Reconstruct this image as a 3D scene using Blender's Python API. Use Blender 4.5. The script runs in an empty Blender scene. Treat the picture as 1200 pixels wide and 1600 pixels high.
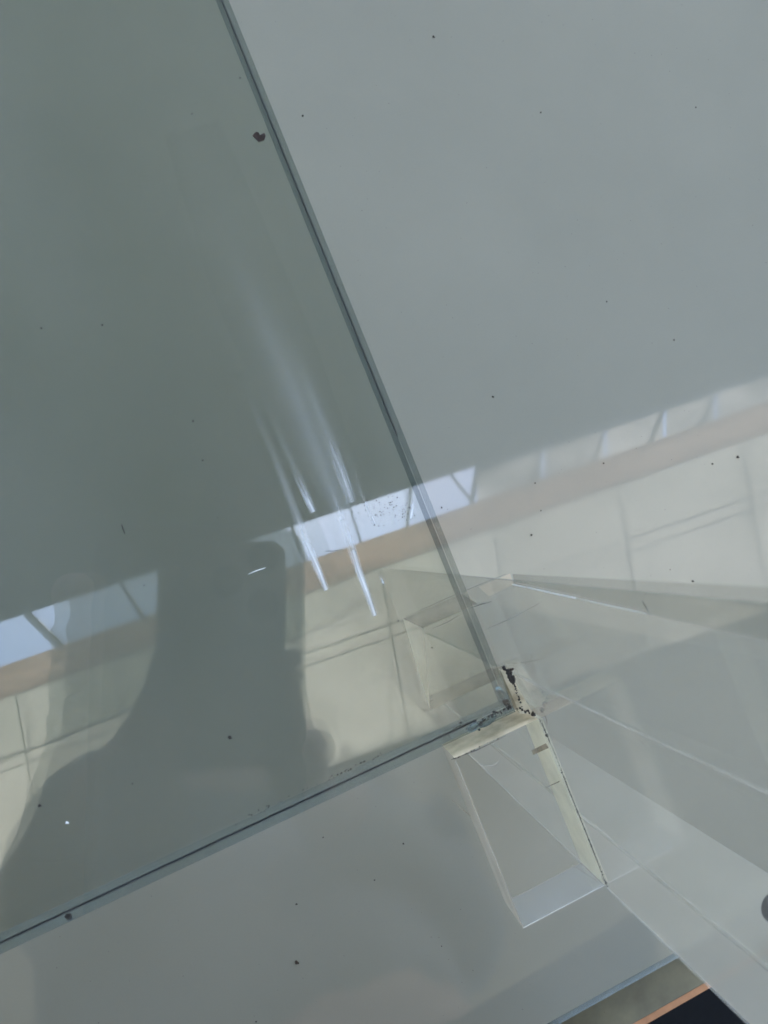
import bpy, bmesh, math, random
from mathutils import Vector, Matrix
random.seed(7)
SC = bpy.context.scene
COL = SC.collection
MM = 0.001

# ------------------------------------------------------------------ camera
F, CX, CY, HC = 1155.0, 600.0, 800.0, 278.0        # focal length in photo pixels, principal point, height over the plinth (mm)
R = Matrix(((0.91342172, 0.36917791, -0.17137222),
            (-0.37409225, 0.92738337, 0.00388322),
            (0.16036135, 0.060562, 0.9851987)))     # camera axes -> world axes
cam = bpy.data.cameras.new('camera')
cam.sensor_fit = 'VERTICAL'; cam.sensor_height = 36.0; cam.lens = F/1600*36.0
cam.clip_start = 0.004; cam.clip_end = 400
cam.dof.use_dof = True; cam.dof.focus_distance = 0.19; cam.dof.aperture_fstop = 40
camo = bpy.data.objects.new('camera', cam); COL.objects.link(camo)
camo.matrix_world = Matrix.Translation((0, 0, HC*MM)) @ R.to_4x4()
SC.camera = camo

# ------------------------------------------------------------------ sky and sun
SUN_EL, SUN_AZ = math.radians(62), math.radians(15)     # azimuth from +Y towards +X
w = bpy.data.worlds.new('World'); SC.world = w; w.use_nodes = True
nt = w.node_tree; nt.nodes.clear()
sky = nt.nodes.new('ShaderNodeTexSky'); sky.sky_type = 'NISHITA'; sky.sun_disc = False
sky.sun_elevation = SUN_EL; sky.sun_rotation = SUN_AZ
sky.air_density = 1.0; sky.dust_density = 1.4; sky.ozone_density = 1.0
bg = nt.nodes.new('ShaderNodeBackground'); bg.inputs[1].default_value = 0.135
wo = nt.nodes.new('ShaderNodeOutputWorld')
nt.links.new(sky.outputs[0], bg.inputs[0]); nt.links.new(bg.outputs[0], wo.inputs[0])
sun = bpy.data.lights.new('sun', 'SUN'); sun.energy = 3.5; sun.angle = math.radians(0.6); sun.color = (1, .95, .87)
suno = bpy.data.objects.new('sun', sun); COL.objects.link(suno)
sd = Vector((math.sin(SUN_AZ)*math.cos(SUN_EL), math.cos(SUN_AZ)*math.cos(SUN_EL), math.sin(SUN_EL)))
suno.rotation_euler = sd.to_track_quat('Z', 'Y').to_euler(); suno.location = (0, 0, 30)
SC.view_settings.view_transform = 'Standard'; SC.view_settings.look = 'None'
SC.view_settings.exposure = 3.36; SC.view_settings.gamma = 1.0
SC.cycles.max_bounces = 24; SC.cycles.transparent_max_bounces = 40; SC.cycles.glossy_bounces = 8

# ------------------------------------------------------------------ measuring helpers (calibration: photo pixel -> place, mm)
def ray(x, y): return R @ Vector(((x-CX)/F, -(y-CY)/F, -1.0))
def px(x, y, z):
    d = ray(x, y); t = (z-HC)/d.z
    return Vector((d.x*t, d.y*t, z))
def pxx(x, y, X):                                     # on the plane x = X
    d = ray(x, y); t = X/d.x
    return Vector((X, d.y*t, HC+d.z*t))

# ------------------------------------------------------------------ material helpers
class NT:
    def __init__(self, name):
        self.m = bpy.data.materials.new(name); self.m.use_nodes = True
        self.t = self.m.node_tree; self.t.nodes.clear()
        self.out = self.n('ShaderNodeOutputMaterial')
    def n(self, ty, **kw):
        nd = self.t.nodes.new(ty)
        for k, v in kw.items(): setattr(nd, k, v)
        return nd
    def l(self, a, b): self.t.links.new(a, b)
    def surf(self, s): self.l(s, self.out.inputs[0]); return self.m
    def noise(self, scale, detail=4, rough=.55, coord='Object', stretch=None):
        tc = self.n('ShaderNodeTexCoord'); mp = self.n('ShaderNodeMapping')
        if stretch: mp.inputs['Scale'].default_value = stretch
        self.l(tc.outputs[coord], mp.inputs[0])
        nz = self.n('ShaderNodeTexNoise'); nz.inputs['Scale'].default_value = scale
        nz.inputs['Detail'].default_value = detail; nz.inputs['Roughness'].default_value = rough
        self.l(mp.outputs[0], nz.inputs['Vector']); return nz.outputs[0]
    def ramp(self, fac, stops):
        r = self.n('ShaderNodeValToRGB'); e = r.color_ramp.elements
        while len(e) < len(stops): e.new(.5)
        for el, (p, c) in zip(e, stops):
            el.position = p; el.color = (c, c, c, 1) if isinstance(c, (int, float)) else (*c, 1)
        self.l(fac, r.inputs[0]); return r.outputs[0]
    def math(self, op, a, b=None):
        nd = self.n('ShaderNodeMath', operation=op)
        for i, v in enumerate((a, b)):
            if v is None: continue
            if isinstance(v, (int, float)): nd.inputs[i].default_value = v
            else: self.l(v, nd.inputs[i])
        return nd.outputs[0]
    def mix(self, f, a, b):
        nd = self.n('ShaderNodeMixShader')
        if isinstance(f, (int, float)): nd.inputs[0].default_value = f
        else: self.l(f, nd.inputs[0])
        self.l(a, nd.inputs[1]); self.l(b, nd.inputs[2]); return nd.outputs[0]
    def bsdf(self, ty, col, rough=None):
        nd = self.n('ShaderNodeBsdf'+ty)
        if isinstance(col, tuple): nd.inputs['Color'].default_value = (*col, 1)
        else: self.l(col, nd.inputs['Color'])
        if rough is not None:
            if isinstance(rough, (int, float)): nd.inputs['Roughness'].default_value = rough
            else: self.l(rough, nd.inputs['Roughness'])
        return nd.outputs[0]
    def fresnel(self, f0=.04):
        lw = self.n('ShaderNodeLayerWeight'); lw.inputs[0].default_value = .5
        p = self.math('POWER', lw.outputs['Facing'], 5)
        return self.math('ADD', self.math('MULTIPLY', p, 1-f0), f0)

def matte(name, c, rough=.6, var=.12, scale=60, spec=.4):
    k = NT(name); p = k.n('ShaderNodeBsdfPrincipled')
    f = k.noise(scale)
    lo = tuple(v*(1-var) for v in c); hi = tuple(min(1, v*(1+var)) for v in c)
    k.l(k.ramp(f, [(.3, lo), (.7, hi)]), p.inputs['Base Color'])
    p.inputs['Roughness'].default_value = rough; p.inputs['Specular IOR Level'].default_value = spec
    return k.surf(p.outputs[0])

def clear(name, tint, milk=0.0, milkcol=(.8, .8, .76), f0=.04, scale=40, rough=.0, blotch=0.0, stretch=None):
    """clear sheet plastic or glass: passes light with a tint, mirrors by angle, a little milky with wear"""
    k = NT(name)
    s = k.bsdf('Transparent', tint)
    if milk or blotch:
        nz = k.noise(scale, 6, .65, stretch=stretch)
        fac = k.math('ADD', k.math('MULTIPLY', k.ramp(nz, [(.42, 0.0), (.72, 1.0)]), blotch), milk)
        s = k.mix(fac, s, k.bsdf('Diffuse', milkcol))
    return k.surf(k.mix(k.fresnel(f0), s, k.bsdf('Glossy', (1, 1, 1), rough)))

M = {}
# back-painted grey top: grey paint under a gloss coat
k = NT('grey_gloss'); p = k.n('ShaderNodeBsdfPrincipled')
k.l(k.ramp(k.math('ADD', k.math('MULTIPLY', k.noise(9, 5, .6), .75), k.math('MULTIPLY', k.noise(1500, 3, .7), .25)), [(.3, (.224, .221, .178)), (.7, (.255, .249, .201))]), p.inputs['Base Color'])
k.l(k.ramp(k.noise(14, 7, .7, stretch=(1, .35, 1)), [(.35, .012), (.7, .06)]), p.inputs['Roughness']); p.inputs['IOR'].default_value = 1.5; p.inputs['Specular IOR Level'].default_value = .85
M['grey'] = k.surf(p.outputs[0])
M['glass'] = clear('shelf_glass', (.80, .824, .795), milk=.006, blotch=.03, scale=16, f0=.042, stretch=(1, .4, 1))
M['edge_dark'] = clear('glass_edge_dark', (.24, .33, .34), milk=.28, milkcol=(.12, .165, .17), f0=.05, scale=90, blotch=.35, stretch=(1, .15, 1))  # dark and light edge tones paint the internal reflections of the glass
M['edge_light'] = clear('glass_edge_light', (.62, .68, .68), milk=.30, milkcol=(.28, .31, .31), f0=.05, scale=90, blotch=.15, stretch=(1, .2, 1))
M['edge_mid'] = clear('glass_edge_mid', (.66, .72, .71), milk=.12, milkcol=(.24, .27, .265), f0=.05, scale=120, blotch=.25, stretch=(.2, 1, 1))
M['edge_shade'] = matte('painted_edge_shade', (.012, .014, .016), .5)  # shade of the glass arris, painted as a thin dark line
M['acryl'] = clear('acrylic_clear', (.995, .995, .988), milk=.004, blotch=.016, scale=30, f0=.03)
M['acryl_face'] = clear('acrylic_scuffed', (.95, .95, .94), milk=.03, blotch=.06, scale=45, milkcol=(.45, .45, .43), f0=.03)
M['acryl_warm'] = clear('acrylic_warm', (.93, .92, .88), milk=.10, blotch=.10, scale=60, milkcol=(.62, .58, .48), f0=.03)
def tinted(name, c1, c2, alpha, scale, stretch=None):  # tint for acrylic faces and edges; some tints paint reflections
    k = NT(name)
    nz = k.noise(scale, 5, .6, stretch=stretch)
    d = k.bsdf('Diffuse', k.ramp(nz, [(.32, c2), (.55, c1), (.8, tuple(min(1, v*1.12) for v in c1))]))
    tr = k.bsdf('Translucent', c1)
    s = k.mix(.3, d, tr)
    s = k.mix(alpha, k.bsdf('Transparent', (.95, .94, .9)), s)
    return k.surf(k.mix(k.fresnel(.04), s, k.bsdf('Glossy', (1, 1, 1), .1)))
M['cream'] = tinted('painted_cream_reflection', (.86, .80, .60), (.68, .63, .47), .96, 130)  # cream internal reflection painted onto the face
M['tail'] = tinted('stained_cement', (.66, .58, .42), (.25, .19, .12), .80, 300)
M['straw'] = tinted('painted_straw_reflection', (.80, .65, .43), (.40, .33, .22), .93, 150)  # straw-coloured internal reflection painted onto the face
M['ivory'] = tinted('ivory_edge', (.92, .80, .62), (.62, .55, .44), .88, 90, (1, .3, 1))
M['frost'] = tinted('frosted_edge', (.50, .51, .50), (.36, .39, .40), .34, 60)
M['greyedge'] = tinted('grey_edge', (.24, .215, .165), (.15, .14, .115), .90, 90)
M['arris_gleam'] = tinted('painted_arris_gleam', (.92, .90, .84), (.75, .73, .68), .42, 50)  # pale colour stands in for the gleam along acrylic edges
M['arris_gleam_dim'] = tinted('painted_arris_faint', (.85, .82, .76), (.7, .68, .64), .13, 50)
M['arris_gleam_hi'] = tinted('painted_arris_bright', (.95, .94, .92), (.8, .78, .75), .85, 90)
M['tan'] = tinted('tan_tone', (.55, .47, .35), (.34, .30, .23), .6, 150)
M['rosy'] = tinted('rosy_tone', (.36, .29, .26), (.30, .25, .23), .35, 60)
M['dirt'] = tinted('dirt_film', (.07, .06, .05), (.04, .035, .03), .6, 300)
M['end_mirror'] = tinted('painted_end_reflection', (.50, .455, .37), (.43, .39, .32), .85, 25)  # grey painted in for the mirror reflection inside the end face
M['joint'] = tinted('joint_face', (.54, .50, .43), (.46, .43, .37), .17, 30)
M['bevel'] = tinted('bevel_film', (.30, .30, .285), (.24, .24, .23), .2, 40)
M['grime'] = matte('black_grime', (.018, .014, .010), .8, .5, 800)
M['rust'] = matte('brown_rust', (.032, .017, .010), .85, .5, 500)
M['stone'] = matte('olive_stone', (.15, .132, .075), .35, .3, 70)
M['amber'] = matte('amber_trim', (.42, .19, .075), .4, .2, 200)
M['rubber'] = matte('black_mat', (.004, .004, .0045), .9, .2, 100, .1)
M['floor'] = matte('paved_floor', (.10, .095, .085), .8, .2, 3)
M['teal'] = clear('plinth_glass_edge', (.80, .86, .86), milk=.35, milkcol=(.40, .45, .45), f0=.06)
M['steel'] = matte('dull_steel', (.03, .03, .028), .45, .3, 200)
M['white_speck'] = matte('white_dust', (.8, .8, .78), .8)
# streak of painted glare: white, feathered along and across standing in for reflected light
k = NT('painted_glare')
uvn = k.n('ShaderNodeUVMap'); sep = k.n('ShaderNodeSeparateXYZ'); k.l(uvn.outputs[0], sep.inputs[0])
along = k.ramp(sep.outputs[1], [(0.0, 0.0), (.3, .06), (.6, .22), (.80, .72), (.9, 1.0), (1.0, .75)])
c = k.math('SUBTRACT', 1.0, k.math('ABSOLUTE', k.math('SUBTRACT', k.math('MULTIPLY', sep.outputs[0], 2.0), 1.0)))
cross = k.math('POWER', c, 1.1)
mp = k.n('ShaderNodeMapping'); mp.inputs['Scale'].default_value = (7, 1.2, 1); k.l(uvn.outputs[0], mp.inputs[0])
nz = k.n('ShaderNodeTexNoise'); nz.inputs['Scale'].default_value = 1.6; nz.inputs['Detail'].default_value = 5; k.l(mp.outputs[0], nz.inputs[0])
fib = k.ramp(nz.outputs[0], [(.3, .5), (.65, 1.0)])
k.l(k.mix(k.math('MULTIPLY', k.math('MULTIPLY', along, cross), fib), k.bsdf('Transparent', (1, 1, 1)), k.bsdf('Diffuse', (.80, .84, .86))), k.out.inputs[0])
M['glare'] = k.m
k = NT('painted_glare_haze')  # soft glow around the streaks, painted in
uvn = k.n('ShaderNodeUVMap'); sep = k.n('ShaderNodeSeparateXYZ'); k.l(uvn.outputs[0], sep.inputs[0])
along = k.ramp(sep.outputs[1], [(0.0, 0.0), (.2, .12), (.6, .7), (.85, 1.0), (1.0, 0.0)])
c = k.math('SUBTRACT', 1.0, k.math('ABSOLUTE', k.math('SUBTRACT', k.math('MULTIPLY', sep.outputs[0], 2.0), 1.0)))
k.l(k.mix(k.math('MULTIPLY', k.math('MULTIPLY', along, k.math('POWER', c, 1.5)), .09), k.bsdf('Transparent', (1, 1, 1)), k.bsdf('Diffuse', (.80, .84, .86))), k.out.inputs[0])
M['glare_soft'] = k.m
# far roof
k = NT('milky_roof_sheet')
nz = k.ramp(k.noise(.6, 4), [(.3, (.52, .50, .445)), (.7, (.60, .58, .525))])
k.l(k.mix(.75, k.bsdf('Diffuse', nz), k.bsdf('Translucent', nz)), k.out.inputs[0]); M['sheet'] = k.m
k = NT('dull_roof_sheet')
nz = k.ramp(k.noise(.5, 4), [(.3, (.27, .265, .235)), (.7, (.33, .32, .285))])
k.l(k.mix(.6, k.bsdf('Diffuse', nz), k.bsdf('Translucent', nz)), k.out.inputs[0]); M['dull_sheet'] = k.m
k = NT('pale_pane')
nz = k.ramp(k.noise(.7, 3), [(.35, (.36, .35, .33)), (.7, (.62, .60, .57))])
k.l(k.mix(.8, k.bsdf('Diffuse', nz), k.bsdf('Translucent', nz)), k.out.inputs[0]); M['pane'] = k.m
k = NT('brown_beam_sheet')
nz = k.ramp(k.noise(.8, 4, stretch=(1, 6, 1)), [(.3, (.45, .37, .305)), (.7, (.55, .465, .39))])
k.l(k.mix(.7, k.bsdf('Diffuse', nz), k.bsdf('Translucent', nz)), k.out.inputs[0]); M['beam'] = k.m
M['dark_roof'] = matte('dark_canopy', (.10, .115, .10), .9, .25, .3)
M['batten'] = matte('grey_batten', (.42, .41, .36), .7, .2, 2)
M['sky_block'] = matte('sky_block_grey', (.30, .28, .24), .85, .1, .4)  # for the added walls that hold back sky light
M['white_bar'] = matte('white_bar', (.8, .8, .78), .5, .05, 2)
M['skin'] = matte('skin', (.48, .30, .22), .55, .08, 40)
M['coat'] = matte('grey_coat', (.20, .195, .185), .85, .45, 14)
M['trouser'] = matte('dark_trousers', (.035, .04, .055), .85, .2, 90)
M['hair'] = matte('dark_hair', (.025, .018, .013), .5, .4, 300)
M['shoe'] = matte('black_shoe', (.02, .02, .02), .4)
M['phone'] = matte('brown_phone', (.10, .08, .066), .3, .1, 100)
M['lens'] = matte('lens_glass', (.01, .012, .02), .05)
M['eye'] = matte('eye_white', (.75, .73, .7), .2)

# ------------------------------------------------------------------ object helpers
def link(name, me, mats, parent=None):
    o = bpy.data.objects.new(name, me); COL.objects.link(o)
    for m in (mats if isinstance(mats, (list, tuple)) else [mats]): me.materials.append(m)
    if parent:
        o.parent = parent
        o.location = -Vector(parent.location)
    return o
def tag(o, label=None, cat=None, group=None, kind=None):
    for kk, v in (('label', label), ('category', cat), ('group', group), ('kind', kind)):
        if v: o[kk] = v
    return o
def thing(name, loc_mm, label, cat, group=None):
    o = bpy.data.objects.new(name, None); COL.objects.link(o); o.location = Vector(loc_mm)*MM
    o.empty_display_size = .01
    return tag(o, label, cat, group)
def mesh_from(name, verts, faces, mats, parent=None, matidx=None, smooth=False):
    me = bpy.data.meshes.new(name); me.from_pydata([tuple(Vector(v)*MM) for v in verts], [], faces); 
    o = link(name, me, mats, parent)
    if matidx: me.polygons.foreach_set('material_index', matidx)
    if smooth: me.polygons.foreach_set('use_smooth', [True]*len(me.polygons))
    me.update(); return o
BOXF = [(0, 3, 2, 1), (4, 5, 6, 7), (0, 1, 5, 4), (1, 2, 6, 5), (2, 3, 7, 6), (3, 0, 4, 7)]   # bottom, top, y-, x+, y+, x-
def box(name, lo, hi, mats, parent=None, matidx=None, skip=()):
    x0, y0, z0 = lo; x1, y1, z1 = hi
    v = [(x0, y0, z0), (x1, y0, z0), (x1, y1, z0), (x0, y1, z0), (x0, y0, z1), (x1, y0, z1), (x1, y1, z1), (x0, y1, z1)]
    idx = [i for i in range(6) if i not in skip]
    return mesh_from(name, v, [BOXF[i] for i in idx], mats, parent, [matidx[i] for i in idx] if matidx else None)
def bevel_box(name, lo, hi, r, mat, parent=None, seg=2):
    bm = bmesh.new(); bmesh.ops.create_cube(bm, size=1)
    lo, hi = Vector(lo), Vector(hi)
    for v in bm.verts: v.co = Vector([(lo[i]+hi[i])/2+v.co[i]*(hi[i]-lo[i]) for i in range(3)])*MM
    bmesh.ops.bevel(bm, geom=bm.edges[:], offset=r*MM, segments=seg, affect='EDGES', profile=.5)
    me = bpy.data.meshes.new(name); bm.to_mesh(me); bm.free()
    return link(name, me, mat, parent)
def bar(name, a, b, wd, ht, mat, parent=None, up=(0, 0, 1)):
    a, b = Vector(a), Vector(b); d = (b-a).normalized(); s = d.cross(Vector(up)).normalized()*wd/2; u = s.cross(d).normalized()*ht/2
    v = [a-s-u, a+s-u, b+s-u, b-s-u, a-s+u, a+s+u, b+s+u, b-s+u]
    return mesh_from(name, v, BOXF, mat, parent)
def tube(name, pts, r, mat, parent=None, n=6):
    pts = [Vector(q) for q in pts]; vs, fs = [], []
    for i, q in enumerate(pts):
        d = (pts[min(i+1, len(pts)-1)]-pts[max(i-1, 0)]).normalized()
        s = d.cross(Vector((.13, .21, 1))).normalized(); u = s.cross(d)
        rr = r*(.45 if i in (0, len(pts)-1) else 1)
        for j in range(n):
            a = 2*math.pi*j/n; vs.append(q+(s*math.cos(a)+u*math.sin(a))*rr)
    for i in range(len(pts)-1):
        for j in range(n): fs.append((i*n+j, i*n+(j+1) % n, (i+1)*n+(j+1) % n, (i+1)*n+j))
    fs += [tuple(range(n))[::-1], tuple(range((len(pts)-1)*n, len(pts)*n))]
    return mesh_from(name, vs, fs, mat, parent, smooth=True)
def lump_geo(c, r, flat=.6, jit=.35, rnd=random):
    bm = bmesh.new(); bmesh.ops.create_icosphere(bm, subdivisions=1, radius=1)
    vs = [Vector(c)+Vector((v.co.x*r, v.co.y*r, (v.co.z+.9)*r*flat))*(1) + Vector((rnd.uniform(-jit, jit)*r, rnd.uniform(-jit, jit)*r, 0)) for v in bm.verts]
    fs = [tuple(v.index for v in f.verts) for f in bm.faces]; bm.free(); return vs, fs
def lumps(name, items, mat, parent=None, flat=.6, jit=.35):
    V, Fc = [], []
    for c, r in items:
        vs, fs = lump_geo(c, r, flat, jit); o = len(V); V += vs; Fc += [tuple(i+o for i in f) for f in fs]
    return mesh_from(name, V, Fc, mat, parent)

# ------------------------------------------------------------------ ground
g = mesh_from('ground', [(-6e4, -6e4, -760), (6e4, -6e4, -760), (6e4, 6e4, -760), (-6e4, 6e4, -760)], [(0, 1, 2, 3)], M['floor'])
tag(g, kind='structure')

# ------------------------------------------------------------------ far roof overhead (seen mirrored in the glass and the gloss)
ZR = 14000.0
def rf(x, y, dz=0):                                   # where the mirrored sight line of a photo pixel meets the roof
    d = ray(x, y); t = (ZR+140)/-d.z
    return Vector((d.x*t, d.y*t, ZR+dz))
def on(lineA, lineB, x):                              # y of a photo line at x
    (x0, y0), (x1, y1) = lineA, lineB; return y0+(y1-y0)*(x-x0)/(x1-x0)
SKT = ((0, 972), (1200, 578)); SKB = ((0, 1042), (1200, 628)); BMB = ((0, 1092), (1200, 676)); CRB = ((0, 1373), (1200, 957))
roof = bpy.data.objects.new('roof', None); COL.objects.link(roof); roof.location = (0, 0, ZR*MM); tag(roof, kind='structure')
def slab(name, quad, t, mat):
    vs = [Vector(q) for q in quad]+[Vector(q)+Vector((0, 0, t)) for q in quad]
    return mesh_from(name, vs, BOXF, mat, roof)
XL, XR = -1300, 2600
def strip(name, LT, LB, x0, x1, t, mat, dz=0):
    return slab(name, [rf(x0, on(*LB, x0), dz), rf(x1, on(*LB, x1), dz), rf(x1, on(*LT, x1), dz), rf(x0, on(*LT, x0), dz)], t, mat)
# dark canopy on the far side of the gap
a, b = rf(XL, on(*SKT, XL)), rf(XR, on(*SKT, XR)); n = Vector((-(b-a).y, (b-a).x, 0)).normalized()
CANW = 16000
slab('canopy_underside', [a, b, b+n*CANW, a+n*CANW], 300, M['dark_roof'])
strip('beam', SKB, BMB, XL, XR, 120, M['beam'], -60)
# milky sheets, one per bay, with battens under the joints
jx = [XL, -1000, -800, -600, -420, -260, -90, 47, 190, 330, 470, 610, 790, 985, 1180, 1400, 1620, 1840, 2080, 2340, XR]
for x0, x1 in zip(jx[:-1], jx[1:]):
    strip('roof_sheet', BMB, CRB, x0, x1, 20, M['sheet'], 0)
for x in jx[1:-1]:
    bar('batten', rf(x-18, on(*BMB, x-18), -40), rf(x+28, on(*CRB, x+28), -40), 20, 40, M['batten'], roof)
for f_ in (.33, .40):
    L = tuple((x, y0+(y1-y0)*f_) for (x, y0), (_, y1) in zip(BMB, CRB))
    bar('batten', rf(XL, on(*L, XL), -60), rf(XR, on(*L, XR), -60), 22, 40, M['batten'], roof)
# eave beyond the sheets, behind the photographer
a, b = rf(XL, on(*CRB, XL)), rf(XR, on(*CRB, XR))
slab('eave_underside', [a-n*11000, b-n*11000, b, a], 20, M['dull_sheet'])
# unseen walls added to block low sky light: behind the canopy and at the left end; the right end and the photographer's side stand open
def sky_block_wall(p, q, th, hh):
    p, q = Vector((p.x, p.y, -800)), Vector((q.x, q.y, -800)); nn = Vector((-(q-p).y, (q-p).x, 0)).normalized()*th
    up_ = Vector((0, 0, hh)); vs = [p, q, q+nn, p+nn, p+up_, q+up_, q+up_+nn, p+up_+nn]
    tag(mesh_from('sky_block_wall', vs, BOXF, M['sky_block']), kind='structure')
along = (rf(XR, on(*CRB, XR))-rf(XL, on(*CRB, XL))).normalized()
A0, A1 = rf(XL, on(*SKT, XL))+n*CANW, rf(XR, on(*SKT, XR))+n*CANW
E0, E1 = rf(XL, on(*CRB, XL))-n*26000, rf(XR, on(*CRB, XR))-n*26000
sky_block_wall(A0, A1, 400, 5200); sky_block_wall(E0+n*17000-along*300, A0-along*300, -400, 14000)
# glazing bars over the gap, and pale panes closing its far end
for x, dx, wd, m in ((-150, 50, 90, 'batten'), (45, 52, 130, 'batten'), (186, 36, 70, 'batten'), (300, 20, 50, 'batten'), (455, 22, 60, 'batten'), (545, 18, 40, 'batten'), (640, -6, 60, 'white_bar'),
                     (706, 36, 45, 'batten'), (749, -10, 90, 'batten'), (853, -20, 55, 'white_bar'), (952, -22, 60, 'white_bar'), (1045, -25, 70, 'batten'), (1125, -25, 60, 'white_bar'), (1230, -20, 60, 'batten'), (1400, -20, 60, 'batten')):
    bar('glazing_bar', rf(x, on(*SKT, x), -20), rf(x+dx, on(*SKB, x+dx), -20), wd, 60, M[m], roof)
for x0, x1 in ((750, 852), (856, 950), (954, 1043), (1048, 1124), (1128, 1228), (1232, 1398), (1402, 1700), (1704, 2100), (2104, XR)):
    strip('roof_pane', SKT, SKB, x0, x1, 10, M['pane'], 30)

# ------------------------------------------------------------------ plinth: grey back-painted top, stone ledge, amber trim
YE = -205.4
pl = thing('display_plinth', (0, 100, -760), 'broad glossy grey plinth top with olive stone ledge and amber trim, below the glass', 'plinth')
box('lacquered_top', (-520, YE+1.2, -9), (560, 520, 0), M['grey'], pl)
box('glass_edge', (-520, YE-1.6, -9), (560, YE+1.1, -.5), M['teal'], pl)
box('stone_ledge', (-520, YE-22.5, -34), (560, 520, -9.3), M['stone'], pl)
bar('amber_trim', (-520, YE-24.2, -11.2), (560, YE-24.2, -11.2), 2.8, 3.2, M['amber'], pl)
box('plinth_body', (-500, YE-10, -759), (540, 500, -34.3), M['rubber'], pl)
mt = box('floor_mat', (-900, -1500, -759.5), (1200, -160, -752), M['rubber'])
tag(mt, 'black rubber floor mat seen past the amber trim at the bottom right', 'mat')

# ------------------------------------------------------------------ glass sheet: two panes with arris shade painted as a dark line between, corner in the stand
GX, GY = 34.4, -47.2
GL = thing('glass_sheet', (GX, GY, 124), 'large clear greenish glass sheet with its corner held in the acrylic stand', 'glass sheet')
Z0, Z1, Z2, Z3 = 124.0, 129.3, 129.75, 135.0
GW, GH = -330, 330
# slots: 0 glass face, 1 long right edge, 2 lower edge
box('upper_pane', (GW, GY, Z2), (GX, GH, Z3), [M['glass'], M['edge_light'], M['edge_mid']], GL, [0, 0, 2, 1, 2, 1], skip=(0,))
box('lower_pane', (GW, GY, Z0), (GX, GH, Z1), [M['glass'], M['edge_dark'], M['edge_mid']], GL, [0, 0, 2, 1, 2, 1], skip=(1,))
bar('edge_line', (GW, GY+.12, (Z1+Z2)/2), (GX-7, GY+.12, (Z1+Z2)/2), .3, .36, M['edge_shade'], GL)
bar('edge_line', (GX-.1, GY+60, (Z1+Z2)/2), (GX-.1, GH, (Z1+Z2)/2), .22, .3, M['edge_shade'], GL)
# painted glare streaks on the top face, standing in for glints of light
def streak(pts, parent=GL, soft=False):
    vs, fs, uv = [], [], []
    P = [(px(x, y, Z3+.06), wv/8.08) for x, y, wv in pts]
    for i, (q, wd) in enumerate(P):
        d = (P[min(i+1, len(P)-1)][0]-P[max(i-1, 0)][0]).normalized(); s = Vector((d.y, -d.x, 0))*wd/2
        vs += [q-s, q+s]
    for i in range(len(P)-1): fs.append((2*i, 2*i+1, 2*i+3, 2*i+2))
    o = mesh_from('glare_streak', vs, fs, M['glare_soft' if soft else 'glare'], parent)
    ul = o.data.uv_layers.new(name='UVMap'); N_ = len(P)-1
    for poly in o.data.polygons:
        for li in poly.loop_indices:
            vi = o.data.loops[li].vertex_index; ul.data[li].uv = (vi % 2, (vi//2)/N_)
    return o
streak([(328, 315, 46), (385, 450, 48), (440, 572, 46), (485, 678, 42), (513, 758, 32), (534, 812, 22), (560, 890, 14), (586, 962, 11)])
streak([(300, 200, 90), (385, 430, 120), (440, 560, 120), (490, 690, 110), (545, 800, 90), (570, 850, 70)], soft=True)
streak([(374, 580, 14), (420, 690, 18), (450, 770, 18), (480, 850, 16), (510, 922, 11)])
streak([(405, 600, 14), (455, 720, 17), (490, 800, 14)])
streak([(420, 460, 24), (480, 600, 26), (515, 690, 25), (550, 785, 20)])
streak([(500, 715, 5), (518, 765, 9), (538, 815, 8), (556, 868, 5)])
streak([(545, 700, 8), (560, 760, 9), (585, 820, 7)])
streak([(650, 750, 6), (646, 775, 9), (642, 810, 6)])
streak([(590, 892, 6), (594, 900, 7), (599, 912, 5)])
# scratches
for pts, r, m in (([(388, 897), (400, 892), (415, 887)], .09, 'white_speck'), 
                  ([(508, 861), (522, 861), (535, 858)], .07, 'grime')):
    tube('scratch', [px(x, y, Z3+.05) for x, y in pts], r, M[m], GL, 4)
# dirt along the lower edge, inside the two panes
it = []
for _ in range(46):
    t = random.choice((random.gauss(.36, .05), random.gauss(.30, .04), random.gauss(.52, .02)))
    it.append((Vector((GX-102.4*t*1.0, GY+1.0+random.uniform(-.4, .5), Z1-2.4)), random.uniform(.08, .2)))
it.append((px(108, 1431, 133), .7)); it += [(px(735+random.uniform(-30, 20), 1133+random.uniform(-6, 8), 128), random.uniform(.1, .28)) for _ in range(22)]
lumps('edge_dirt', it, M['grime'], GL).__setitem__('kind', 'stuff')

# ------------------------------------------------------------------ acrylic stand
XJ = 38.3                                              # joint face of the upright
ST = thing('acrylic_stand', (XJ, -54, 0), 'clear acrylic stand with cream and straw reflections painted on its faces, gripping the corner of the glass', 'stand')
ZT = 225.0
ys = [-20.0, -41.8, -71.0, -87.2]
for i in range(3):
    y1, y0 = ys[i], ys[i+1]
    # slots: clear, joint face
    yb = y1-13.2 if i == 0 else y1                     # the far end is cut on a slant
    pl_ = [(XJ+.25, y0+.03), (XJ+24, y0+.03), (XJ+24, yb-.03), (XJ+.25, y1-.03)]
    mesh_from('upright_slab', [(x, y, .05) for x, y in pl_]+[(x, y, ZT) for x, y in pl_], BOXF, [M['acryl'], M['joint'], M['end_mirror']], ST, [0, 0, 2 if i == 2 else 0, 0, 0, 1])
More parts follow.
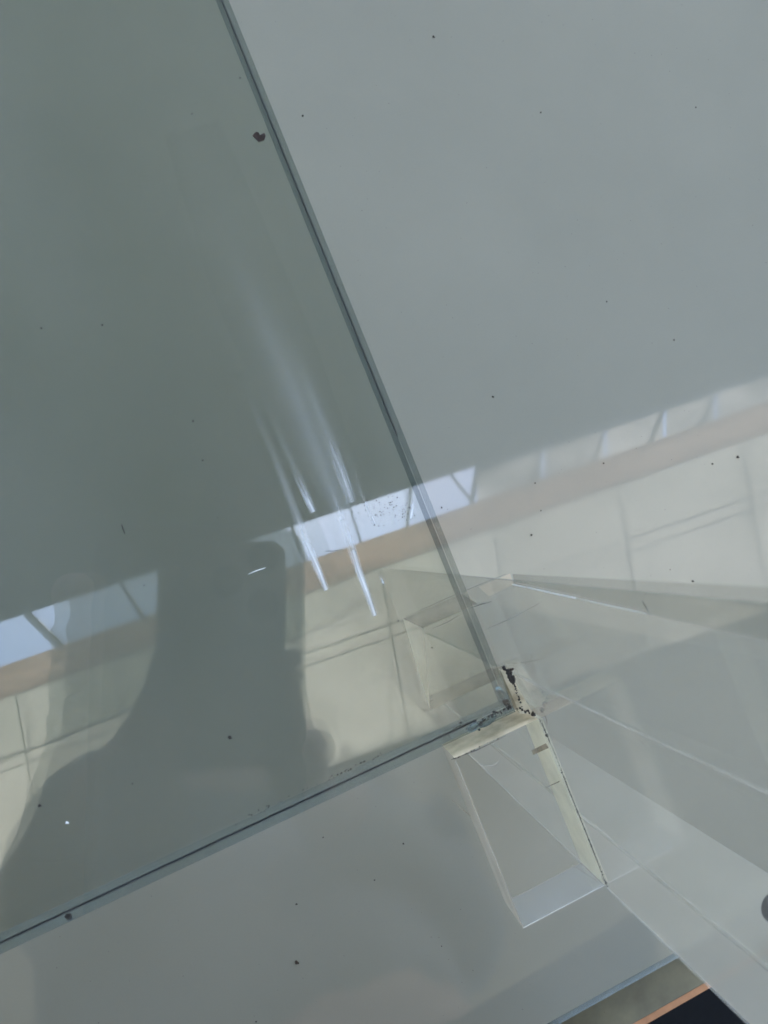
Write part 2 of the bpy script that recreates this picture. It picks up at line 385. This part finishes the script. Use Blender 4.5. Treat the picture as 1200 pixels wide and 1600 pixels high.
# arrises of the upright, their gleam painted as pale strips
def arris_gleam(y, wd, m, z0=.2, z1=ZT-.2): bar('arris_gleam', (XJ+.05, y, z0), (XJ+.05, y, z1), wd, .35, M[m], ST, up=(1, 0, 0))
arris_gleam(ys[0], .12, 'arris_gleam_dim'); arris_gleam(ys[1], .09, 'arris_gleam_dim'); arris_gleam(ys[2]+.2, .5, 'arris_gleam_dim'); arris_gleam(ys[3], .12, 'arris_gleam_dim')
# painted highlight slanting across the joint face below the far arris, fading outward
for (xa, xb), m, wd in (((801, 900), 'arris_gleam_hi', .15), ((900, 1010), 'arris_gleam', .12), ((1010, 1215), 'arris_gleam_dim', .14)):
    bar('bevel_highlight', pxx(xa, 913+(xa-801)*.22, XJ-.1), pxx(xb, 913+(xb-801)*.22, XJ-.1), wd, wd, M[m], ST, up=(1, 0, 0))
mesh_from('bevel_face', [pxx(801, 897, XJ-.05), pxx(803, 912, XJ-.05), pxx(1215, 1003, XJ-.05), pxx(1215, 918, XJ-.05)], [(0, 1, 2, 3)], M['bevel'], ST)
# far cleat under the glass
cz0, cz1 = 113.0, 123.7
cl = mesh_from('cleat', [(21.2, -42.9, cz0), (XJ, -42.9, cz0), (XJ, -24.6, cz0), (23.6, -24.6, cz0),
                         (20.2, -42.9, cz1), (XJ, -42.9, cz1), (XJ, -26.4, cz1), (25.2, -26.4, cz1)], BOXF,
               [M['acryl'], M['greyedge'], M['straw'], M['ivory'], M['acryl_face']], ST, [0, 4, 1, 0, 1, 3])
# near cleat beside the lower edge of the glass
b0, b1 = (19.6, -86.2, 124.0), (XJ-.2, -50.4, 135.0)
nc = box('cleat', b0, b1, [M['acryl'], M['cream'], M['straw'], M['ivory'], M['frost'], M['acryl']], ST, [5, 5, 4, 1, 2, 3])
nc['label'] = 'nearer cleat with cream reflection painted along its right face'
for a_, b_, wd, m in (((19.6, -86.2, 135.02), (19.6, -50.5, 135.02), .25, 'arris_gleam_dim'), ((20.3, -86.2, 124.1), (20.3, -70.5, 124.1), .3, 'arris_gleam'), ((19.6, -86.2, 135.02), (XJ-.3, -86.2, 135.02), .18, 'arris_gleam'),
                      ((19.8, -86.1, 124.2), (XJ-.4, -86.1, 124.2), .15, 'arris_gleam_dim'), ((25.2, -26.4, 123.8), (XJ-.4, -26.4, 123.8), .2, 'arris_gleam_dim')):
    bar('arris_gleam', a_, b_, wd, .12, M[m], ST)  # edge gleam of the cleats, painted as pale strips
# stop blocks under the near cleat: dull joints and the tail of cement
mesh_from('cement_tail', [(XJ-2.6, -47.6, 123.5), (XJ-.3, -47.6, 123.5), (XJ-.3, -40.6, 123.5), (XJ-2.2, -40.6, 123.5),
                          (XJ-2.8, -48.4, 133.2), (XJ-.4, -49.6, 134.2), (XJ-.6, -40.2, 128.5), (XJ-2.0, -40.2, 128.5)], BOXF, M['tail'], ST)
for p_, q_, wd, th in (((832, 1176), (855, 1165), 1.0, .15), ((852, 1231), (874, 1221), .18, .15)):
    bar('tone_band', pxx(*p_, XJ-.6), pxx(*q_, XJ-.6), wd, th, M['tan'], ST, up=(1, 0, 0))  # tan bands across the cream face
# flow marks inside the near cleat
for p_, q_, wd in (((766, 1163), (815, 1205), .14), ((706, 1250), (735, 1275), .22), ((893, 1350), (935, 1378), .2)):
    bar('flow_mark', px(*p_, 124.6), px(*q_, 124.6), wd, .1, M['acryl_warm'] if wd < 1 else M['acryl_face'], ST)
# bands inside the upright: tan band behind the far cleat, rosy patch beside the corner
mesh_from('tone_band', [px(748, 917, 124), px(797, 896, 124), px(803, 913, 124), px(764, 932, 124)], [(0, 1, 2, 3)], M['tan'], ST)
mesh_from('tone_band', [px(828, 1110, 124), px(880, 1085, 124), px(897, 1094, 124), px(846, 1122, 124)], [(0, 1, 2, 3)], M['rosy'], ST)
for pts, r in (([(762, 982), (800, 966), (842, 943)], .07), ([(676, 982), (700, 972), (716, 962)], .09), ([(735, 950), (752, 944), (768, 940)], .1), ([(802, 1037), (830, 1033), (858, 1028)], .06), ([(634, 964), (700, 934), (790, 897)], .05), ([(705, 1187), (745, 1172), (790, 1150)], .1)):
    tube('dirt_line', [px(x, y, 124.1 if r < .095 else 135) for x, y in pts], r, M['dirt'], ST, 4)
ring = [px(762+20*math.cos(a)*1.0, 1182+15*math.sin(a), 134) for a in [i*math.pi/8+.4 for i in range(11)]]
tube('air_bubble', ring[:7], .08, M['arris_gleam_dim'], ST, 5)
# clear drops of cement at the glass corner
def drop(c, s, rz):
    bm = bmesh.new(); bmesh.ops.create_uvsphere(bm, u_segments=16, v_segments=10, radius=1)
    bmesh.ops.transform(bm, matrix=Matrix.Translation(Vector(c)*MM) @ Matrix.Rotation(rz, 4, 'Z') @ Matrix.Diagonal((s[0]*MM, s[1]*MM, s[2]*MM, 1)), verts=bm.verts)
    me = bpy.data.meshes.new('cement_drop'); bm.to_mesh(me); bm.free()
    for p_ in me.polygons: p_.use_smooth = True
    return link('cement_drop', me, M['dropmat'], ST)
k = NT('glassy_drop'); gl = k.n('ShaderNodeBsdfGlass'); gl.inputs['Color'].default_value = (.75, .82, .86, 1); gl.inputs['Roughness'].default_value = .02; gl.inputs['IOR'].default_value = 1.5
M['dropmat'] = k.surf(gl.outputs[0])
drop(px(784, 1085, 133.6), (.85, 1.9, .9), .25); drop(px(762, 1126, 133.6), (2.1, .9, .8), .15); drop(px(740, 1136, 133.4), (1.3, .7, .5), .2)
# grime: along the outer joint, round the corner and at the drops
it = []
def run(pts, n, r0, r1, z, jit):
    for i in range(n):
        t = random.random()*(len(pts)-1); j = int(t); f_ = t-j
        x = pts[j][0]+(pts[j+1][0]-pts[j][0])*f_+random.uniform(-jit, jit); y = pts[j][1]+(pts[j+1][1]-pts[j][1])*f_+random.uniform(-jit, jit)
        it.append((px(x, y, z), random.uniform(r0, r1)))
JP = [(842, 1122), (852, 1143), (868, 1180), (890, 1238), (912, 1292), (930, 1338), (949, 1386)]
run(JP, 120, .05, .13, 135.1, .8)
tube('grime_hair', [px(x, y, 135.05) for x, y in JP], .07, M['grime'], ST, 4)
run([(852, 1143), (868, 1180), (905, 1275)], 20, .1, .22, 135.1, 1.2)
run([(786, 1042), (797, 1052), (803, 1068), (808, 1085), (817, 1108)], 50, .08, .2, 135.1, 1.2)
run([(788, 1042), (797, 1056), (801, 1066)], 26, .25, .5, 135.1, 2.5)
run([(793, 1105), (815, 1108), (838, 1118)], 30, .1, .28, 135.1, 2)
run([(745, 1137), (765, 1118), (790, 1108)], 26, .1, .3, 134.6, 4)
run([(788, 1094), (795, 1106)], 14, .2, .45, 134.6, 3)
run([(706, 1186), (720, 1182), (786, 1150)], 30, .06, .16, 135.1, 1)
lumps('grime_line', it, M['grime'], ST, .4).__setitem__('kind', 'stuff')
tube('grime_hair', [px(x, y, 135.4) for x, y in ((843, 1108), (850, 1115), (854, 1124), (855, 1132))], .09, M['grime'], ST, 4)
it = []
run([(722, 1107), (680, 1080), (668, 1000), (690, 985)], 1, .1, .1, 124, 1)
lumps('rust_stain', [(px(797+random.uniform(-4, 4), 1050+random.uniform(-6, 8), 135.0), random.uniform(.2, .4)) for _ in range(12)], M['rust'], ST, .3)['kind'] = 'stuff'
# dull screw set into the upright
c = px(1240, 1438, 176)
def disc(name, c, r, z0, z1, mat, parent, n=28):
    vs = [(c.x+r*math.cos(2*math.pi*i/n), c.y+r*math.sin(2*math.pi*i/n), z0) for i in range(n)]+[(c.x+r*.86*math.cos(2*math.pi*i/n), c.y+r*.86*math.sin(2*math.pi*i/n), z1) for i in range(n)]
    fs = [(i, (i+1) % n, n+(i+1) % n, n+i) for i in range(n)]+[tuple(range(n, 2*n)), tuple(range(n))[::-1]]
    return mesh_from(name, vs, fs, mat, parent)
disc('screw', c, 2.4, 172, 176, M['steel'], ST)

# ------------------------------------------------------------------ crumbs, hairs and dust
def on_glass(x, y): 
    q = px(x, y, Z3); return q.x < GX-1 and q.y > GY+1
def surf(x, y): return Z3+.02 if on_glass(x, y) else .02
def poly_crumb(name, outline, th, mat, label, cat):
    q = [px(x, y, surf(*outline[0])) for x, y in outline]; n_ = len(q)
    up = [v+Vector((0, 0, th*(.6+.4*random.random()))) for v in q]
    return tag(mesh_from(name, q+up, [tuple(range(n_))[::-1], tuple(range(n_, 2*n_))]+[(i, (i+1) % n_, n_+(i+1) % n_, n_+i) for i in range(n_)], mat), label, cat)
poly_crumb('bark_flake', [(395, 213), (400, 207), (404, 209), (406, 213), (413, 209), (415, 214), (413, 219), (404, 222)], .5, M['rust'], 'brown chipped flake lying on the glass near its long edge', 'flake')
def hair(pts, r, label, m='grime'):
    tag(tube('fibre', [px(x, y, surf(*pts[0])+r) for x, y in pts], r, M[m], None, 5), label, 'fibre')
hair([(190, 819), (192, 826), (195, 834)], .14, 'short black fibre on the glass at left, above the sky reflection')
hair([(1003, 939), (1008, 946), (1014, 956)], .16, 'bent dark fibre on the grey top behind the upright')
hair([(1000, 1157), (1006, 1163)], .2, 'short dark fibre at right of the clear upright, low down')
def crumb(x, y, r, label, m='grime'):
    z = surf(x, y); sc = (HC-z)/F
    tag(lumps('crumb', [(px(x, y, z), r*sc), (px(x+r*.8, y+r*.4, z), r*.6*sc)], M[m]), label, 'crumb')
crumb(359, 1152, 2.6, 'black crumb on the glass in the photographer\'s reflection')
crumb(62, 1258, 2.2, 'black crumb on the glass near the left edge of the picture')
crumb(105, 1285, 2.0, 'tiny white crumb on the glass at lower left', 'white_speck')
crumb(1152, 714, 2.3, 'largest black crumb on the bare grey top at far right')
crumb(1082, 908, 1.7, 'black crumb on the grey top just above the acrylic edge')
crumb(463, 1503, 3.0, 'rust brown crumb on the grey top below the glass edge', 'rust')
crumb(463, 1412, 1.6, 'small black crumb below the glass edge, above a rusty one')
crumb(770, 620, 1.7, 'small black crumb on the bare grey top beside the long glass edge')
crumb(677, 58, 2.0, 'small black crumb on the grey top at the upper middle')
spots = [(375, 122, 1.3), (300, 178, 1.3), (473, 181, 1.6), (845, 176, 1.5), (1087, 168, 1.4), (160, 508, 1.4), (65, 513, 1.6), (948, 471, 1.5), (1053, 531, 1.6), (317, 719, 1.5), (302, 658, 1.5),
         (341, 809, 1.4), (830, 836, 1.7), (845, 798, 1.4), (207, 1224, 1.3), (943, 724, 1.6), (836, 755, 1.3), (1113, 725, 1.6), (690, 793, 1.4), (225, 915, 1.2), (1047, 890, 1), (950, 1235, 1.5), (280, 296, 1),
         (505, 1308, 1.2), (630, 1318, 1.5), (585, 1375, 1.2), (400, 1596, 1.3), (690, 1478, 1), (816, 1227, 1.5), (675, 1012, 1.6), (622, 970, 1.3)]
it = []
for x, y, r in spots:
    z = surf(x, y); it.append((px(x, y, z), r*(HC-z)/F))
for _ in range(420):
    x, y = random.uniform(0, 1200), random.uniform(0, 1600); z = surf(x, y); it.append((px(x, y, z), random.uniform(.2, .55)*(HC-z)/F))
for _ in range(60):
    x, y = random.gauss(585, 22), random.gauss(800, 14); it.append((px(x, y, Z3+.02), random.uniform(.3, 1.1)*143/F))
for _ in range(40):
    x, y = random.gauss(620, 16), random.gauss(798, 8); it.append((px(x, y, Z3+.02), random.uniform(.3, 1.3)*143/F))
tag(lumps('dust', it, M['grime'], None, .5), kind='stuff')

# ------------------------------------------------------------------ the phone and the photographer (only mirrored)
CM = camo.matrix_world.copy()
def C(x, y, z): return (CM @ (Vector((x, y, z))*MM))/MM      # phone axes (mm) -> world mm
ph = thing('phone', C(-22, -69, 5), 'black phone held flat over the glass, seen only as a mirror image', 'phone')
def camobj(name, fn_bm, mat, parent):
    bm = bmesh.new(); fn_bm(bm)
    for v in bm.verts: v.co = CM @ (v.co*MM)
    me = bpy.data.meshes.new(name); bm.to_mesh(me); bm.free(); return link(name, me, mat, parent)
def rbox(lo, hi, rc, re):
    def f_(bm):
        bmesh.ops.create_cube(bm, size=1); l, h = Vector(lo), Vector(hi)
        for v in bm.verts: v.co = Vector([(l[i]+h[i])/2+v.co[i]*(h[i]-l[i]) for i in range(3)])
        e = [e for e in bm.edges if abs((e.verts[0].co-e.verts[1].co).normalized().z) > .9]
        bmesh.ops.bevel(bm, geom=e, offset=rc, segments=6, affect='EDGES', profile=.5)
        e = [e for e in bm.edges if abs((e.verts[0].co-e.verts[1].co).normalized().z) < .1 and len(e.link_faces) == 2 and e.calc_face_angle(0) > 1]
        bmesh.ops.bevel(bm, geom=e, offset=re, segments=2, affect='EDGES', profile=.5)
    return f_
camobj('phone_body', rbox((-61, -150, 3.2), (17, 12.5, 11.5), 11, 1.2), M['phone'], ph)
camobj('camera_bump', rbox((-24, -27, 1.7), (12, 9, 3.1), 8, .4), M['phone'], ph)
def cyl(x, y, r, z0, z1):
    return lambda bm: bmesh.ops.create_cone(bm, cap_ends=True, segments=24, radius1=r, radius2=r, depth=z1-z0, matrix=Matrix.Translation((x, y, (z0+z1)/2)))
for x, y in ((0, 0), (-14, -9), (0, -18)): camobj('camera_lens', cyl(x, y, 6, .4, 1.65), M['lens'], ph)

BD = Vector((-.37, -.927, 0)); RT = Vector((.927, -.37, 0))       # towards the photographer, and to the right
def W(b, r, z): q = BD*b+RT*r; return Vector((q.x, q.y, z))
def skin(name, nodes, edges, mat, parent, sub=2, root=0):
    me = bpy.data.meshes.new(name); me.from_pydata([tuple(Vector(nn[0])*MM) for nn in nodes], edges, [])
    o = link(name, me, mat, parent)
    sk = o.modifiers.new('skin', 'SKIN'); sk.use_smooth_shade = True
    for i, nn in enumerate(nodes):
        r_ = nn[1]; r_ = r_ if isinstance(r_, tuple) else (r_, r_)
        d = me.skin_vertices[0].data[i]; d.radius = (r_[0]*MM, r_[1]*MM); d.use_root = (i == root)
    ss = o.modifiers.new('sub', 'SUBSURF'); ss.levels = sub; ss.render_levels = sub
    return o
per = thing('person', W(385, 0, -752), 'photographer in a grey coat bending over the glass, phone in both hands', 'person')
LW, RW = C(-84, -150, 36), C(34, -166, 34)
nodes = [(W(385, 0, 120), (160, 120)), (W(375, -5, 290), (150, 110)), (W(345, -20, 450), (165, 115)), (W(285, -45, 570), (140, 100)), (W(285, -40, 645), 56), (W(265, -38, 690), 58), (W(240, -35, 745), (78, 92)), (W(222, -35, 805), (66, 84)),
         (W(325, -185, 570), 80), (W(285, -150, 420), 78), (LW*.55+W(285, -150, 420)*.45, 64), (LW, 30),
         (W(340, 140, 570), 62), (W(355, 180, 390), 48), (RW*.55+W(355, 180, 390)*.45, 42), (RW, 27),
         (W(385, -95, 40), 92), (W(385, -105, -300), 66), (W(395, -110, -690), 42), (W(315, -118, -728), 34),
         (W(385, 95, 40), 92), (W(385, 105, -300), 66), (W(395, 110, -690), 42), (W(315, 118, -728), 34)]
edges = [(0, 1), (1, 2), (2, 3), (3, 4), (4, 5), (5, 6), (6, 7), (3, 8), (8, 9), (9, 10), (10, 11), (3, 12), (12, 13), (13, 14), (14, 15), (0, 16), (16, 17), (17, 18), (18, 19), (0, 20), (20, 21), (21, 22), (22, 23)]
def grow(r_, k_): return tuple(v*k_ for v in r_) if isinstance(r_, tuple) else r_*k_
# hands: palm and five fingers each, grown into the body at the wrist
def hand(wrist_idx, side, palm, fingers, thumb):
    i0 = len(nodes)
    prev = wrist_idx
    for q, r_ in palm: nodes.append((q, r_)); edges.append((prev, len(nodes)-1)); prev = len(nodes)-1
    last = prev
    for chain in fingers:
        prev = last
        for q, r_ in chain: nodes.append((q, r_)); edges.append((prev, len(nodes)-1)); prev = len(nodes)-1
    prev = i0
    for q, r_ in thumb: nodes.append((q, r_)); edges.append((prev, len(nodes)-1)); prev = len(nodes)-1
hand(11, -1, [(C(-74, -118, 34), (19, 26)), (C(-64, -76, 27), (13, 32))],
     [[(C(-66, -58+i*15, 20), 9), (C(-70, -58+i*15.5, 8), 7.5), (C(-64+i*.8, -56+i*15, -1), 6.5)] for i in range(4)],
     [(C(-56, -104, 30), 11), (C(-44, -84, 24), 9.5), (C(-34, -66, 20), 8)])
hand(15, 1, [(C(27, -138, 32), (19, 26)), (C(18, -112, 26), (13, 30))],
     [[(C(21, -120+i*15, 20), 9), (C(25, -120+i*15.5, 8), 7.5), (C(19-i*.8, -118+i*15, -1), 6.5)] for i in range(4)],
     [(C(12, -128, 30), 11), (C(2, -108, 24), 9.5), (C(-6, -92, 20), 8)])
skin('body', nodes, edges, M['skin'], per)
up = [0, 1, 2, 3, 8, 9, 10, 12, 13, 14]; mp_ = {v: i for i, v in enumerate(up)}
un = [(nodes[i][0], grow(nodes[i][1], 1.16)) for i in up]
for src, dst in ((10, LW), (14, RW)):
    un.append((nodes[src][0]*.25+dst*.75, 44))
ue = [(mp_[a_], mp_[b_]) for a_, b_ in edges if a_ in mp_ and b_ in mp_]+[(mp_[10], len(un)-2), (mp_[14], len(un)-1)]
skin('coat', un, ue, M['coat'], per)
lo_ = [0, 16, 17, 18, 20, 21, 22]; ml = {v: i for i, v in enumerate(lo_)}
skin('trousers', [(nodes[i][0], grow(nodes[i][1], 1.18)) for i in lo_], [(ml[a_], ml[b_]) for a_, b_ in edges if a_ in ml and b_ in ml], M['trouser'], per)
hd = W(235, -35, 777); fdir = (-BD*.75+Vector((0, 0, -.66))).normalized(); hup = (BD*-.66+Vector((0, 0, .75))).normalized()
skin('hair', [(hd+hup*62-fdir*14, (76, 80)), (hd+hup*30-fdir*46, (72, 70)), (hd-hup*24-fdir*44, (56, 54))], [(0, 1), (1, 2)], M['hair'], per)
def blob(name, c_, r_, mat, sc_=(1, 1, 1)):
    bm = bmesh.new(); bmesh.ops.create_uvsphere(bm, u_segments=14, v_segments=9, radius=1)
    for v in bm.verts: v.co = (Vector(c_)+Vector([v.co[i]*r_*sc_[i] for i in range(3)]))*MM
    me = bpy.data.meshes.new(name); bm.to_mesh(me); bm.free()
    for p_ in me.polygons: p_.use_smooth = True
    return link(name, me, mat, per)
for s in (-1, 1):
    blob('eye', hd+fdir*78+RT*s*30+hup*4, 12, M['eye']); blob('ear', hd+RT*s*82-hup*6, 26, M['skin'], (.6, .6, 1))
    bevel_box('shoe', W(340, s*114, -752)-Vector((48, 120, 0)), W(340, s*114, -752)+Vector((48, 120, 62)), 22, M['shoe'], per)
blob('nose', hd+fdir*90-hup*22, 17, M['skin']); blob('mouth', hd+fdir*76-hup*52, 20, M['skin'])
